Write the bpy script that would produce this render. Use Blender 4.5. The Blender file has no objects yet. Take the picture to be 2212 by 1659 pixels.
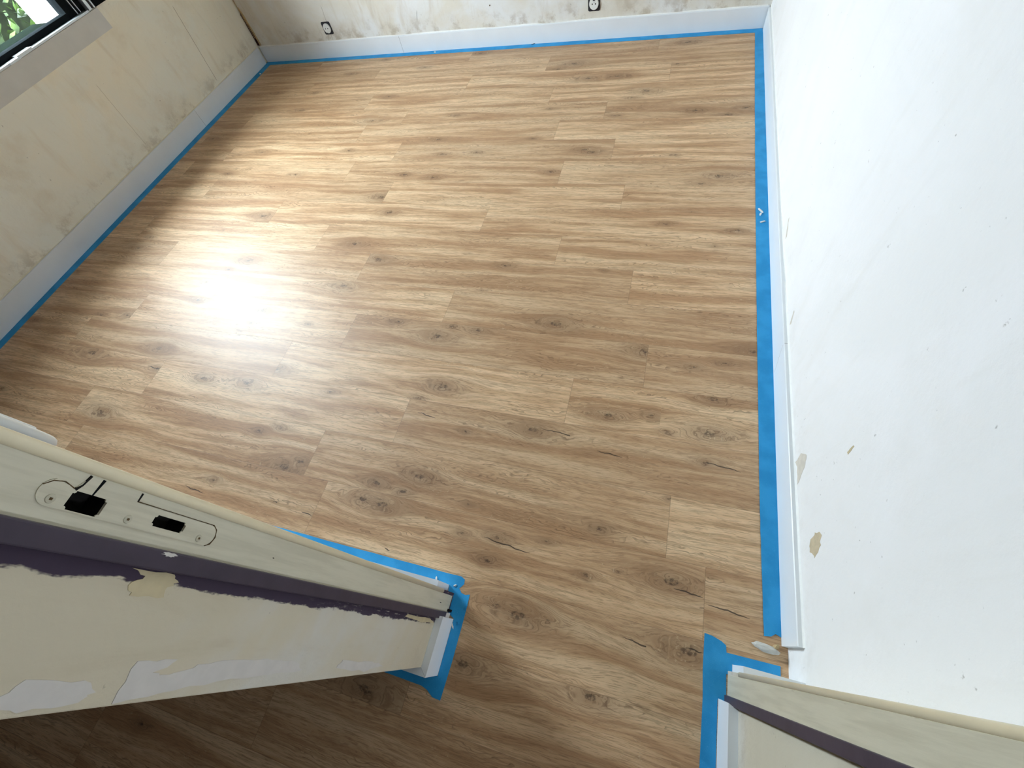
import bpy, bmesh, math, random
from mathutils import Vector, Matrix, noise as mn
random.seed(7)
S = bpy.context.scene
COL = S.collection

# ------------------------------------------------------------------ camera
cd = bpy.data.cameras.new('camera')
cam = bpy.data.objects.new('camera', cd)
COL.objects.link(cam)
cd.sensor_fit = 'HORIZONTAL'; cd.sensor_width = 36.0
cd.lens = 948.43 / 2212 * 36.0
cd.clip_start = 0.02; cd.clip_end = 200
cam.matrix_world = Matrix(((0.95463613, -0.13425755, 0.26579082, -0.44190),
                           (0.24780388, 0.8531249, -0.45909818, -3.31562),
                           (-0.16511537, 0.50413571, 0.8476934, 1.36177),
                           (0, 0, 0, 1)))
S.camera = cam

# ------------------------------------------------------------------ world: bright overcast sky
w = bpy.data.worlds.new('overcast_sky'); S.world = w; w.use_nodes = True
nt = w.node_tree; nt.nodes.clear()
wo = nt.nodes.new('ShaderNodeOutputWorld'); bg = nt.nodes.new('ShaderNodeBackground')
tc = nt.nodes.new('ShaderNodeTexCoord'); sx = nt.nodes.new('ShaderNodeSeparateXYZ')
rp = nt.nodes.new('ShaderNodeValToRGB')
rp.color_ramp.elements[0].position = 0.0; rp.color_ramp.elements[0].color = (1.20, 1.34, 1.55, 1)
rp.color_ramp.elements[1].position = 0.9; rp.color_ramp.elements[1].color = (1.10, 1.20, 1.34, 1)
nt.links.new(tc.outputs['Generated'], sx.inputs[0]); nt.links.new(sx.outputs['Z'], rp.inputs[0])
nt.links.new(rp.outputs[0], bg.inputs[0]); bg.inputs[1].default_value = 8.2
nt.links.new(bg.outputs[0], wo.inputs[0])

# view
S.view_settings.view_transform = 'Standard'; S.view_settings.look = 'None'
S.view_settings.gamma = 1.0; S.view_settings.use_curve_mapping = False
S.view_settings.exposure = 2.55
S.cycles.use_denoising = True
S.cycles.max_bounces = 10; S.cycles.diffuse_bounces = 6; S.cycles.transparent_max_bounces = 12
S.cycles.sample_clamp_indirect = 6.0

# frame of the left wall (very slightly out of square) and of the window in it
LA = 0.0095; LO = Vector((-3.597, 0, 0))
WY0, WY1 = -2.24, -0.93           # window opening in the inner skin (local y)
SILL, HEAD = 0.735, 2.05          # sill and the underside of the unseen, added roller shutter
# sky portal in the window opening (guides the daylight sampling, emits nothing itself)
pl = bpy.data.lights.new('window_portal', 'AREA'); pl.shape = 'RECTANGLE'
pl.size = 1.56; pl.size_y = 1.1; pl.cycles.is_portal = True
po = bpy.data.objects.new('window_portal', pl); COL.objects.link(po)
po.location = (-3.96, -1.58, 1.51)
po.rotation_euler = (0, math.radians(-90), math.radians(0.5))

# unseen hall opening behind the camera, added to light door frame and left wall
HW = (-4.47, -4.11, 0.92, 1.28)   # y0, y1, z0, z1 of that opening in the hall's right wall
pl2 = bpy.data.lights.new('hall_fill_portal', 'AREA'); pl2.shape = 'RECTANGLE'; pl2.size = HW[3] - HW[2]; pl2.size_y = HW[1] - HW[0]; pl2.cycles.is_portal = True
po2 = bpy.data.objects.new('hall_fill_portal', pl2); COL.objects.link(po2)
po2.location = (2.36, (HW[0] + HW[1]) / 2, (HW[2] + HW[3]) / 2); po2.rotation_euler = (0, math.radians(90), 0)

# ------------------------------------------------------------------ node helpers
def new_mat(name, rough=0.6, spec=0.4):
    m = bpy.data.materials.new(name); m.use_nodes = True
    n = m.node_tree; n.nodes.clear()
    o = n.nodes.new('ShaderNodeOutputMaterial'); b = n.nodes.new('ShaderNodeBsdfPrincipled')
    n.links.new(b.outputs[0], o.inputs[0])
    b.inputs['Roughness'].default_value = rough; b.inputs['Specular IOR Level'].default_value = spec
    return m, n, b
class G:
    """tiny node graph writer"""
    def __init__(s, nt): s.t = nt
    def n(s, typ, **k):
        x = s.t.nodes.new(typ)
        for a, v in k.items(): setattr(x, a, v)
        return x
    def put(s, sock, v):
        if isinstance(v, bpy.types.NodeSocket): s.t.links.new(v, sock)
        elif v is not None: sock.default_value = v
    def m(s, op, a, b=None, c=None, clamp=False):
        x = s.n('ShaderNodeMath', operation=op, use_clamp=clamp)
        s.put(x.inputs[0], a)
        if b is not None: s.put(x.inputs[1], b)
        if c is not None: s.put(x.inputs[2], c)
        return x.outputs[0]
    def mix(s, f, a, b, mode='MIX'):
        x = s.n('ShaderNodeMix', data_type='RGBA', blend_type=mode)
        s.put(x.inputs[0], f); s.put(x.inputs[6], a); s.put(x.inputs[7], b)
        return x.outputs[2]
    def ss(s, v, lo, hi, a=0.0, b=1.0):
        x = s.n('ShaderNodeMapRange', interpolation_type='SMOOTHSTEP')
        s.put(x.inputs[0], v); s.put(x.inputs[1], lo); s.put(x.inputs[2], hi); s.put(x.inputs[3], a); s.put(x.inputs[4], b)
        return x.outputs[0]
    def noise(s, vec, scale, det=3, rough=0.5, dist=0.0):
        x = s.n('ShaderNodeTexNoise'); s.put(x.inputs['Vector'], vec); x.inputs['Scale'].default_value = scale
        x.inputs['Detail'].default_value = det; x.inputs['Roughness'].default_value = rough; x.inputs['Distortion'].default_value = dist
        return x.outputs[0]
    def vec(s, x, y, z):
        c = s.n('ShaderNodeCombineXYZ'); s.put(c.inputs[0], x); s.put(c.inputs[1], y); s.put(c.inputs[2], z); return c.outputs[0]
    def sep(s, v):
        c = s.n('ShaderNodeSeparateXYZ'); s.put(c.inputs[0], v); return c.outputs
    def bump(s, h, strength, dist, b):
        x = s.n('ShaderNodeBump'); x.inputs['Strength'].default_value = strength; x.inputs['Distance'].default_value = dist
        s.put(x.inputs['Height'], h); s.t.links.new(x.outputs[0], b.inputs['Normal'])
    def obj(s): return s.n('ShaderNodeTexCoord').outputs['Object']
def c4(r, g, b):
    f = lambda v: (v / 255 / 12.92) if v / 255 <= 0.04045 else ((v / 255 + 0.055) / 1.055) ** 2.4
    return (f(r), f(g), f(b), 1)

def flat_mat(name, col, rough=0.5, spec=0.4, grain=0.04, scale=40, metal=0.0, bump=0.0, bscale=200):
    m, t, b = new_mat(name, rough, spec); g = G(t)
    n = g.noise(g.obj(), scale, 4)
    k = g.ss(n, 0.3, 0.7, 1 - grain, 1 + grain)
    cc = g.n('ShaderNodeVectorMath', operation='SCALE'); cc.inputs[0].default_value = col[:3]; g.put(cc.inputs['Scale'], k)
    g.put(b.inputs['Base Color'], cc.outputs[0]); b.inputs['Metallic'].default_value = metal
    if bump: g.bump(g.noise(g.obj(), bscale, 4), bump, 0.002, b)
    return m

# ------------------------------------------------------------------ materials
def plaster_mat(name, base, pale, stain, axis_h='y', low_stain=1.0, lines=(), purple=None, amount=0.5):
    m, t, b = new_mat(name, 0.85, 0.15); g = G(t)
    o = g.obj(); X, Y, Z = g.sep(o)
    H = Y if axis_h == 'y' else X
    c1 = g.mix(g.ss(g.noise(o, 1.7, 5, 0.6, 0.6), 0.42, 0.62), base, pale)
    st = g.ss(g.noise(o, 3.3, 6, 0.65), 0.5, 0.72)
    # streaks running down the wall
    sv = g.vec(g.m('MULTIPLY', H, 9.0), g.m('MULTIPLY', Z, 1.6), 0.0)
    st2 = g.ss(g.noise(sv, 1.5, 5, 0.6, 0.5), 0.52, 0.75)
    f = g.m('MULTIPLY', g.m('MAXIMUM', st, st2), amount)
    c2 = g.mix(f, c1, stain)
    # glue and dirt left just above the old skirting line
    lowz = g.ss(Z, 0.10, 0.24, 1, 0)
    lown = g.ss(g.noise(o, 11, 6, 0.7), 0.47, 0.66)
    c3 = g.mix(g.m('MULTIPLY', g.m('MULTIPLY', lowz, lown), 0.42 * low_stain), c2, c4(150, 130, 98))
    # small specks
    sp = g.ss(g.noise(o, 60, 3, 0.6), 0.70, 0.78)
    c4_ = g.mix(g.m('MULTIPLY', sp, 0.45), c3, c4(105, 98, 86))
    col = c4_
    for (h0, slope, z0, z1, wd, lc, am) in lines:     # long scratches and paper joints
        wob = g.m('MULTIPLY', g.m('SUBTRACT', g.noise(g.vec(Z, 0.0, h0), 30, 3), 0.5), 0.006)
        d = g.m('ABSOLUTE', g.m('SUBTRACT', g.m('SUBTRACT', g.m('ADD', H, wob), h0), g.m('MULTIPLY', Z, slope)))
        mk = g.m('MULTIPLY', g.ss(d, wd, wd * 2.2, 1, 0), g.m('MULTIPLY', g.ss(Z, z0, z0 + 0.02), g.ss(Z, z1 - 0.02, z1, 1, 0)))
        col = g.mix(g.m('MULTIPLY', mk, am), col, lc)
    if purple:
        y0, wdt = purple
        nz = g.noise(g.vec(g.m('MULTIPLY', Z, 1.0), g.m('MULTIPLY', Y, 2.0), 3.1), 16, 5, 0.65)
        edge = g.m('ADD', y0 - wdt, g.m('MULTIPLY', g.m('SUBTRACT', nz, 0.5), wdt * 1.7))
        br = g.noise(g.vec(g.m('MULTIPLY', Z, 8.0), g.m('MULTIPLY', Y, 90.0), 0.0), 4, 4, 0.6)
        edge = g.m('ADD', edge, g.m('MULTIPLY', g.m('SUBTRACT', br, 0.5), 0.007))
        pm = g.ss(g.m('SUBTRACT', Y, edge), -0.0012, 0.0018)
        worn = g.ss(g.noise(g.vec(g.m('MULTIPLY', Z, 14.0), g.m('MULTIPLY', Y, 120.0), 1.0), 2.2, 5, 0.7), 0.56, 0.70, 1, 0.25)
        low = g.ss(Z, 0.45, 0.75, 1.0, 0.0)
        wf = g.m('MULTIPLY', pm, g.m('ADD', g.m('MULTIPLY', low, worn), g.m('SUBTRACT', 1.0, low)))
        col = g.mix(wf, col, c4(70, 60, 74))
    g.put(b.inputs['Base Color'], col)
    h = g.m('ADD', g.m('MULTIPLY', g.noise(o, 45, 5, 0.65), 0.6), g.m('MULTIPLY', g.noise(o, 7, 3), 0.8))
    g.bump(h, 0.35, 0.006, b)
    return m
M = {}
M['wall_left'] = plaster_mat('left_wall_plaster', c4(243, 238, 220), c4(240, 240, 228), c4(222, 210, 186), 'y', 1.0,
    lines=((-0.54, 0.10, 0.125, 0.56, 0.0009, c4(140, 125, 98), 0.8), (-1.33, 0.06, 0.14, 0.5, 0.0008, c4(160, 145, 118), 0.5)), amount=0.45)
M['wall_back'] = plaster_mat('back_wall_plaster', c4(224, 219, 206), c4(230, 231, 229), c4(200, 188, 166), 'x', 1.2,
    lines=((-2.93, 0.12, 0.10, 0.32, 0.0009, c4(120, 110, 90), 0.6), (-2.25, 0.33, 0.17, 0.24, 0.0016, c4(120, 118, 112), 0.6)), amount=0.5)
M['wall_right'] = plaster_mat('right_wall_filler', c4(240, 240, 239), c4(243, 243, 243), c4(232, 230, 225), 'y', 0.2, amount=0.3)
M['wall_end'] = plaster_mat('partition_plaster', c4(204, 194, 170), c4(206, 203, 194), c4(180, 166, 138), 'y', 0.4, purple=(-3.359, 0.014), amount=0.6)
M['wall_plain'] = plaster_mat('partition_plaster_faces', c4(205, 198, 178), c4(208, 205, 196), c4(182, 170, 146), 'x', 0.8, amount=0.5)
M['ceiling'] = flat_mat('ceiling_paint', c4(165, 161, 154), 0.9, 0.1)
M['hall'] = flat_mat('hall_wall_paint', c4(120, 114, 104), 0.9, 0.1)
M['skirt'] = flat_mat('satin_white_skirting', c4(232, 236, 238), 0.35, 0.4, 0.015, 8)
M['skirt_end'] = flat_mat('sawn_skirting_edge', c4(208, 206, 198), 0.6, 0.3, 0.05, 60)
M['groove'] = flat_mat('dark_gap', c4(52, 48, 44), 0.9, 0.1)
M['frame'] = None
M['purple'] = flat_mat('aubergine_gloss_paint', c4(66, 58, 70), 0.45, 0.35, 0.10, 25, bump=0.15, bscale=60)
M['dark'] = flat_mat('lock_pocket_black', c4(26, 23, 20), 0.8, 0.2, 0.3, 90)
M['steel'] = flat_mat('painted_screw', c4(186, 180, 158), 0.45, 0.5, 0.06, 200)
M['white_plastic'] = flat_mat('white_plastic', c4(232, 234, 230), 0.3, 0.5, 0.02, 30)
M['black_plastic'] = flat_mat('dark_socket_backplate', c4(42, 42, 48), 0.5, 0.4, 0.1, 60)
M['alu'] = flat_mat('aluminium_track', c4(205, 212, 216), 0.28, 0.5, 0.03, 40, metal=0.6)
M['black_frame'] = flat_mat('anthracite_window_frame', c4(24, 27, 28), 0.8, 0.0, 0.05, 30)
M['dark_sill'] = flat_mat('dark_green_outer_sill', c4(10, 16, 12), 0.95, 0.0, 0.1, 30)
M['white_masonry'] = flat_mat('white_outer_reveal', c4(238, 238, 234), 0.9, 0.1, 0.02, 30)
M['apron'] = flat_mat('smooth_filled_apron', c4(212, 213, 210), 0.8, 0.2, 0.03, 12)
M['shutter'] = flat_mat('added_shutter_slats', c4(190, 190, 186), 0.6, 0.3)
M['chip'] = flat_mat('white_plaster_chip', c4(236, 234, 228), 0.9, 0.1, 0.05, 300)
M['grass'] = flat_mat('lawn', c4(18, 30, 12), 0.95, 0.1, 0.4, 12)
M['core_dark'] = flat_mat('dark_hedge_inside', c4(14, 20, 8), 0.95, 0.05, 0.4, 30)
M['filler'] = flat_mat('pale_filler', c4(206, 201, 194), 0.9, 0.1, 0.03, 50, bump=0.3, bscale=40)
M['bare'] = flat_mat('bare_beige_plaster', c4(200, 186, 152), 0.9, 0.1, 0.06, 50, bump=0.3, bscale=60)
M['tornw'] = flat_mat('torn_lining_paper', c4(214, 208, 196), 0.9, 0.1, 0.05, 60)
M['stain'] = flat_mat('brown_glue_stain', c4(200, 186, 158), 0.9, 0.1, 0.08, 60)
M['torn'] = flat_mat('torn_paper_edge', c4(190, 168, 128), 0.9, 0.1, 0.12, 70)
M['crack'] = flat_mat('old_maroon_paint', c4(66, 38, 34), 0.8, 0.2, 0.25, 60)

def frame_mat():
    m, t, b = new_mat('old_cream_gloss_frame', 0.42, 0.35); g = G(t); o = g.obj(); X, Y, Z = g.sep(o)
    v = g.vec(g.m('MULTIPLY', X, 4.0), g.m('MULTIPLY', Y, 40.0), g.m('MULTIPLY', Z, 3.0))
    c = g.mix(g.ss(g.noise(v, 2.2, 5, 0.6), 0.4, 0.65), c4(206, 200, 178), c4(194, 188, 166))
    d = g.ss(g.noise(g.vec(g.m('MULTIPLY', X, 10.0), g.m('MULTIPLY', Y, 90.0), g.m('MULTIPLY', Z, 9.0)), 2.0, 6, 0.7), 0.60, 0.74)
    edge = g.m('ADD', g.ss(Y, -3.3420, -3.3375, 1, 0), g.ss(Y, -3.3035, -3.2985))
    c = g.mix(g.m('MULTIPLY', g.m('MULTIPLY', d, edge), 0.8), c, c4(128, 112, 82))
    g.put(b.inputs['Base Color'], c); g.bump(g.noise(v, 3, 5), 0.12, 0.003, b)
    return m
M['frame'] = frame_mat()
M['lip'] = flat_mat('cream_lip_lit', c4(226, 214, 182), 0.35, 0.45, 0.03, 30)  # paler than the frame: window light on the lip put into its colour

def tape_mat():
    m, t, b = new_mat('blue_masking_tape', 0.62, 0.3); g = G(t); o = g.obj()
    c = g.mix(g.ss(g.noise(o, 14, 4), 0.35, 0.65), c4(38, 148, 208), c4(52, 162, 222))
    c = g.mix(g.m('MULTIPLY', g.ss(g.noise(o, 500, 2), 0.62, 0.75), 0.25), c, c4(130, 195, 235))
    g.put(b.inputs['Base Color'], c); g.bump(g.noise(o, 420, 3), 0.25, 0.001, b)
    return m
M['tape'] = tape_mat()

def floor_mat():
    m, t, b = new_mat('oak_vinyl_planks', 0.46, 0.42); g = G(t)
    o = g.obj(); X, Y, Z = g.sep(o)
    def attr(n):
        a = g.n('ShaderNodeAttribute', attribute_name=n, attribute_type='GEOMETRY'); return a
    off = g.sep(attr('off').outputs['Vector'])      # random shift of the print, tone in z
    uv = g.sep(g.n('ShaderNodeUVMap', uv_map='UVMap').outputs[0])   # metres inside the plank
    psi = Y; dark = None; core = None; rings = None
    wobx = g.m('MULTIPLY', g.m('SUBTRACT', g.noise(o, 22, 4), 0.5), 0.030)
    woby = g.m('MULTIPLY', g.m('SUBTRACT', g.noise(o, 31, 4), 0.5), 0.016)
    for k in ('knot_a', 'knot_b', 'knot_c'):
        K = g.sep(attr(k).outputs['Vector'])
        dx = g.m('SUBTRACT', g.m('ADD', X, wobx), K[0]); dy = g.m('SUBTRACT', g.m('ADD', Y, woby), K[1]); r = K[2]
        ex = g.m('DIVIDE', dx, g.m('MULTIPLY', r, 2.6)); ey = g.m('DIVIDE', dy, r)
        d2 = g.m('ADD', g.m('MULTIPLY', ex, ex), g.m('MULTIPLY', ey, ey))
        fl = g.m('DIVIDE', g.m('MULTIPLY', dy, 1.6), g.m('ADD', d2, 0.7))
        fl = g.m('MULTIPLY', fl, g.ss(d2, 3.0, 14.0, 1, 0))
        psi = g.m('SUBTRACT', psi, fl)
        halo = g.m('POWER', 2.718, g.m('MULTIPLY', d2, -0.42))
        cx = g.m('DIVIDE', dx, g.m('MULTIPLY', r, 0.75)); cy = g.m('DIVIDE', dy, g.m('MULTIPLY', r, 0.36))
        cc = g.m('POWER', 2.718, g.m('MULTIPLY', g.m('ADD', g.m('MULTIPLY', cx, cx), g.m('MULTIPLY', cy, cy)), -1.0))
        dark = halo if dark is None else g.m('MAXIMUM', dark, halo)
        core = cc if core is None else g.m('MAXIMUM', core, cc)
    # figure: long grain that wanders
    px = g.m('ADD', X, off[0]); py = g.m('ADD', psi, off[1])
    wander = g.m('MULTIPLY', g.m('SUBTRACT', g.noise(g.vec(g.m('MULTIPLY', px, 1.0), g.m('MULTIPLY', py, 6.0), off[2]), 2.0, 3), 0.5), 0.05)
    yy = g.m('ADD', py, wander)
    bands = g.noise(g.vec(g.m('MULTIPLY', px, 0.9), g.m('MULTIPLY', yy, 13.0), off[2]), 1.6, 4, 0.55)
    mid = g.noise(g.vec(g.m('MULTIPLY', px, 4.0), g.m('MULTIPLY', yy, 75.0), off[2]), 1.5, 4, 0.6)
    fine = g.noise(g.vec(g.m('MULTIPLY', px, 22.0), g.m('MULTIPLY', yy, 420.0), off[2]), 1.3, 3, 0.6)
    # cathedral rings: a saw wave of the warped field, shown only in some zones
    ring = g.m('FRACT', g.m('MULTIPLY', g.m('ADD', yy, g.m('MULTIPLY', g.noise(g.vec(g.m('MULTIPLY', px, 3.0), g.m('MULTIPLY', yy, 9.0), 2.0), 2.2, 3), 0.10)), 105.0))
    zone = g.ss(g.noise(g.vec(g.m('MULTIPLY', px, 1.2), g.m('MULTIPLY', py, 9.0), 5.0), 1.7, 2), 0.50, 0.60)
    zone = g.m('MAXIMUM', zone, g.m('MULTIPLY', dark, 1.3))
    ringl = g.m('MULTIPLY', g.ss(ring, 0.62, 0.97), g.m('MULTIPLY', zone, g.ss(mid, 0.36, 0.6)))
    light = c4(238, 206, 165); mean = c4(224, 187, 145); brown = c4(190, 148, 108)
    c = g.mix(g.ss(bands, 0.36, 0.55), brown, mean)
    c = g.mix(g.ss(bands, 0.48, 0.66), c, light)
    tone = g.m('SUBTRACT', off[2], g.m('FLOOR', off[2]))
    c = g.mix(g.m('MULTIPLY', g.ss(tone, 0.0, 1.0, 0.45, 0.0), 1.0), c, c4(160, 124, 90))
    c = g.mix(g.m('MULTIPLY', g.ss(mid, 0.50, 0.34), 0.0), c, brown)
    c = g.mix(g.ss(mid, 0.38, 0.52, 0.40, 0.0), c, c4(152, 116, 82))
    c = g.mix(g.ss(fine, 0.36, 0.50, 0.50, 0.0), c, c4(138, 104, 74))
    c = g.mix(g.ss(fine, 0.55, 0.72, 0.0, 0.22), c, c4(228, 204, 168))
    c = g.mix(g.m('MULTIPLY', ringl, 0.55), c, c4(96, 66, 42))
    # knot stain and core
    c = g.mix(g.m('MULTIPLY', g.m('MULTIPLY', dark, g.ss(mid, 0.25, 0.65, 0.35, 0.8)), 0.75), c, c4(124, 94, 68))
    corem = g.m('MULTIPLY', g.ss(core, 0.30, 0.62), g.ss(g.noise(o, 90, 4, 0.7), 0.40, 0.60, 0.15, 1))
    c = g.mix(g.m('MULTIPLY', corem, 0.7), c, c4(58, 42, 32))
    # open cracks
    K = g.sep(attr('crack').outputs['Vector'])
    cdx = g.m('SUBTRACT', X, K[0]); L = K[2]
    u = g.m('DIVIDE', cdx, g.m('MAXIMUM', L, 0.001))
    cyl = g.m('ADD', K[1], g.m('ADD', g.m('MULTIPLY', cdx, -0.10), g.m('MULTIPLY', g.m('SUBTRACT', g.noise(g.vec(g.m('MULTIPLY', X, 1.0), 0.0, K[1]), 22, 3), 0.5), 0.018)))
    cw = g.m('MULTIPLY', g.m('MULTIPLY', g.m('MULTIPLY', u, g.m('SUBTRACT', 1.0, u)), 4.0), 0.0014)
    cm = g.m('MULTIPLY', g.ss(g.m('SUBTRACT', g.m('ABSOLUTE', g.m('SUBTRACT', Y, cyl)), cw), 0.0, 0.0009, 1, 0), g.m('MULTIPLY', g.m('GREATER_THAN', u, 0.0), g.m('LESS_THAN', u, 1.0)))
    c = g.mix(g.m('MULTIPLY', cm, 0.85), c, c4(50, 36, 28))
    # pale saw-tooth medullary flecks
    fl = g.noise(g.vec(g.m('MULTIPLY', px, 55.0), g.m('MULTIPLY', yy, 110.0), 9.0), 1.6, 4, 0.6, 1.2)
    fz = g.ss(g.noise(g.vec(g.m('MULTIPLY', px, 3.2), g.m('MULTIPLY', py, 7.0), 8.0), 1.5, 2), 0.52, 0.62)
    c = g.mix(g.m('MULTIPLY', g.m('MULTIPLY', g.ss(fl, 0.60, 0.68), fz), 0.40), c, c4(226, 204, 166))
    # V-joint: u,v distances to the plank edge
    W = attr('size').outputs['Vector']; Wv = g.sep(W)
    du = g.m('MINIMUM', uv[0], g.m('SUBTRACT', Wv[0], uv[0])); dv = g.m('MINIMUM', uv[1], g.m('SUBTRACT', Wv[1], uv[1]))
    de = g.m('MINIMUM', du, dv)
    seam = g.ss(de, 0.0004, 0.0011, 1, 0)
    c = g.mix(g.m('MULTIPLY', seam, 0.42), c, c4(110, 84, 60))
    g.put(b.inputs['Base Color'], c)
    g.put(b.inputs['Roughness'], g.m('ADD', 0.47, g.m('MULTIPLY', g.m('SUBTRACT', fine, 0.5), 0.18)))
    h = g.m('SUBTRACT', g.m('MULTIPLY', fine, 0.35), g.m('ADD', g.m('MULTIPLY', seam, 1.6), g.m('ADD', g.m('MULTIPLY', ringl, 0.25), g.m('MULTIPLY', cm, 0.8))))
    g.bump(h, 0.22, 0.0012, b)
    return m
M['floor'] = floor_mat()

def glass_mat():
    m = bpy.data.materials.new('window_glass'); m.use_nodes = True; t = m.node_tree; t.nodes.clear()
    o = t.nodes.new('ShaderNodeOutputMaterial'); mx = t.nodes.new('ShaderNodeMixShader')
    tr = t.nodes.new('ShaderNodeBsdfTransparent'); gl = t.nodes.new('ShaderNodeBsdfGlossy'); fr = t.nodes.new('ShaderNodeFresnel')
    tr.inputs[0].default_value = (0.95, 0.98, 0.97, 1); gl.inputs['Roughness'].default_value = 0.02; 
    ge = t.nodes.new('ShaderNodeNewGeometry'); mr = t.nodes.new('ShaderNodeMapRange'); mr.inputs[3].default_value = 1.45; mr.inputs[4].default_value = 1 / 1.45
    t.links.new(ge.outputs['Backfacing'], mr.inputs[0]); t.links.new(mr.outputs[0], fr.inputs[0])
    t.links.new(fr.outputs[0], mx.inputs[0]); t.links.new(tr.outputs[0], mx.inputs[1]); t.links.new(gl.outputs[0], mx.inputs[2])
    t.links.new(mx.outputs[0], o.inputs[0]); return m
M['glass'] = glass_mat()
def leaf_mat():
    m, t, b = new_mat('hedge_leaves', 0.55, 0.4); g = G(t)
    c = g.mix(g.ss(g.noise(g.obj(), 9, 3), 0.35, 0.65), c4(16, 30, 10), c4(58, 80, 26))
    g.put(b.inputs['Base Color'], c); b.inputs['Subsurface Weight'].default_value = 0.0
    return m
M['leaf'] = leaf_mat()

# ------------------------------------------------------------------ mesh helpers
def box(bm, x0, x1, y0, y1, z0, z1, bev=0.0):
    v = [bm.verts.new(p) for p in ((x0, y0, z0), (x1, y0, z0), (x1, y1, z0), (x0, y1, z0), (x0, y0, z1), (x1, y0, z1), (x1, y1, z1), (x0, y1, z1))]
    fs = [bm.faces.new([v[i] for i in q]) for q in ((0, 3, 2, 1), (4, 5, 6, 7), (0, 1, 5, 4), (1, 2, 6, 5), (2, 3, 7, 6), (3, 0, 4, 7))]
    if bev:
        es = list({e for f in fs for e in f.edges})
        bmesh.ops.bevel(bm, geom=es, offset=bev, segments=2, affect='EDGES', profile=0.6)
def prism(bm, pts, axis, a, b_):
    """extrude a 2D outline along an axis; pts are the two other coords in xyz order"""
    def P(p, t):
        if axis == 'z': return (p[0], p[1], t)
        if axis == 'x': return (t, p[0], p[1])
        return (p[0], t, p[1])
    lo = [bm.verts.new(P(p, a)) for p in pts]; hi = [bm.verts.new(P(p, b_)) for p in pts]
    n = len(pts)
    bm.faces.new(lo); bm.faces.new(hi)
    for i in range(n): bm.faces.new((lo[i], lo[(i + 1) % n], hi[(i + 1) % n], hi[i]))
    bmesh.ops.recalc_face_normals(bm, faces=bm.faces)
def obj(name, bm, mat, parent=None, smooth=False):
    me = bpy.data.meshes.new(name); bmesh.ops.recalc_face_normals(bm, faces=bm.faces); bm.to_mesh(me); bm.free()
    o = bpy.data.objects.new(name, me); COL.objects.link(o)
    me.materials.append(mat)
    if smooth:
        for p in me.polygons: p.use_smooth = True
    if parent: o.parent = parent
    return o
def empty(name, loc=(0, 0, 0), rz=0.0):
    o = bpy.data.objects.new(name, None); COL.objects.link(o); o.location = loc; o.rotation_euler = (0, 0, rz); o.empty_display_size = 0.05
    return o
def tag(o, label, cat, group=None, kind=None):
    o['label'] = label; o['category'] = cat
    if group: o['group'] = group
    if kind: o['kind'] = kind
    return o
def struct(o, label=None, cat=None):
    o['kind'] = 'structure'
    if label: o['label'] = label
    if cat: o['category'] = cat
    return o
def at_left(o): o.location = LO; o.rotation_euler = (0, 0, LA); return o

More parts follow.
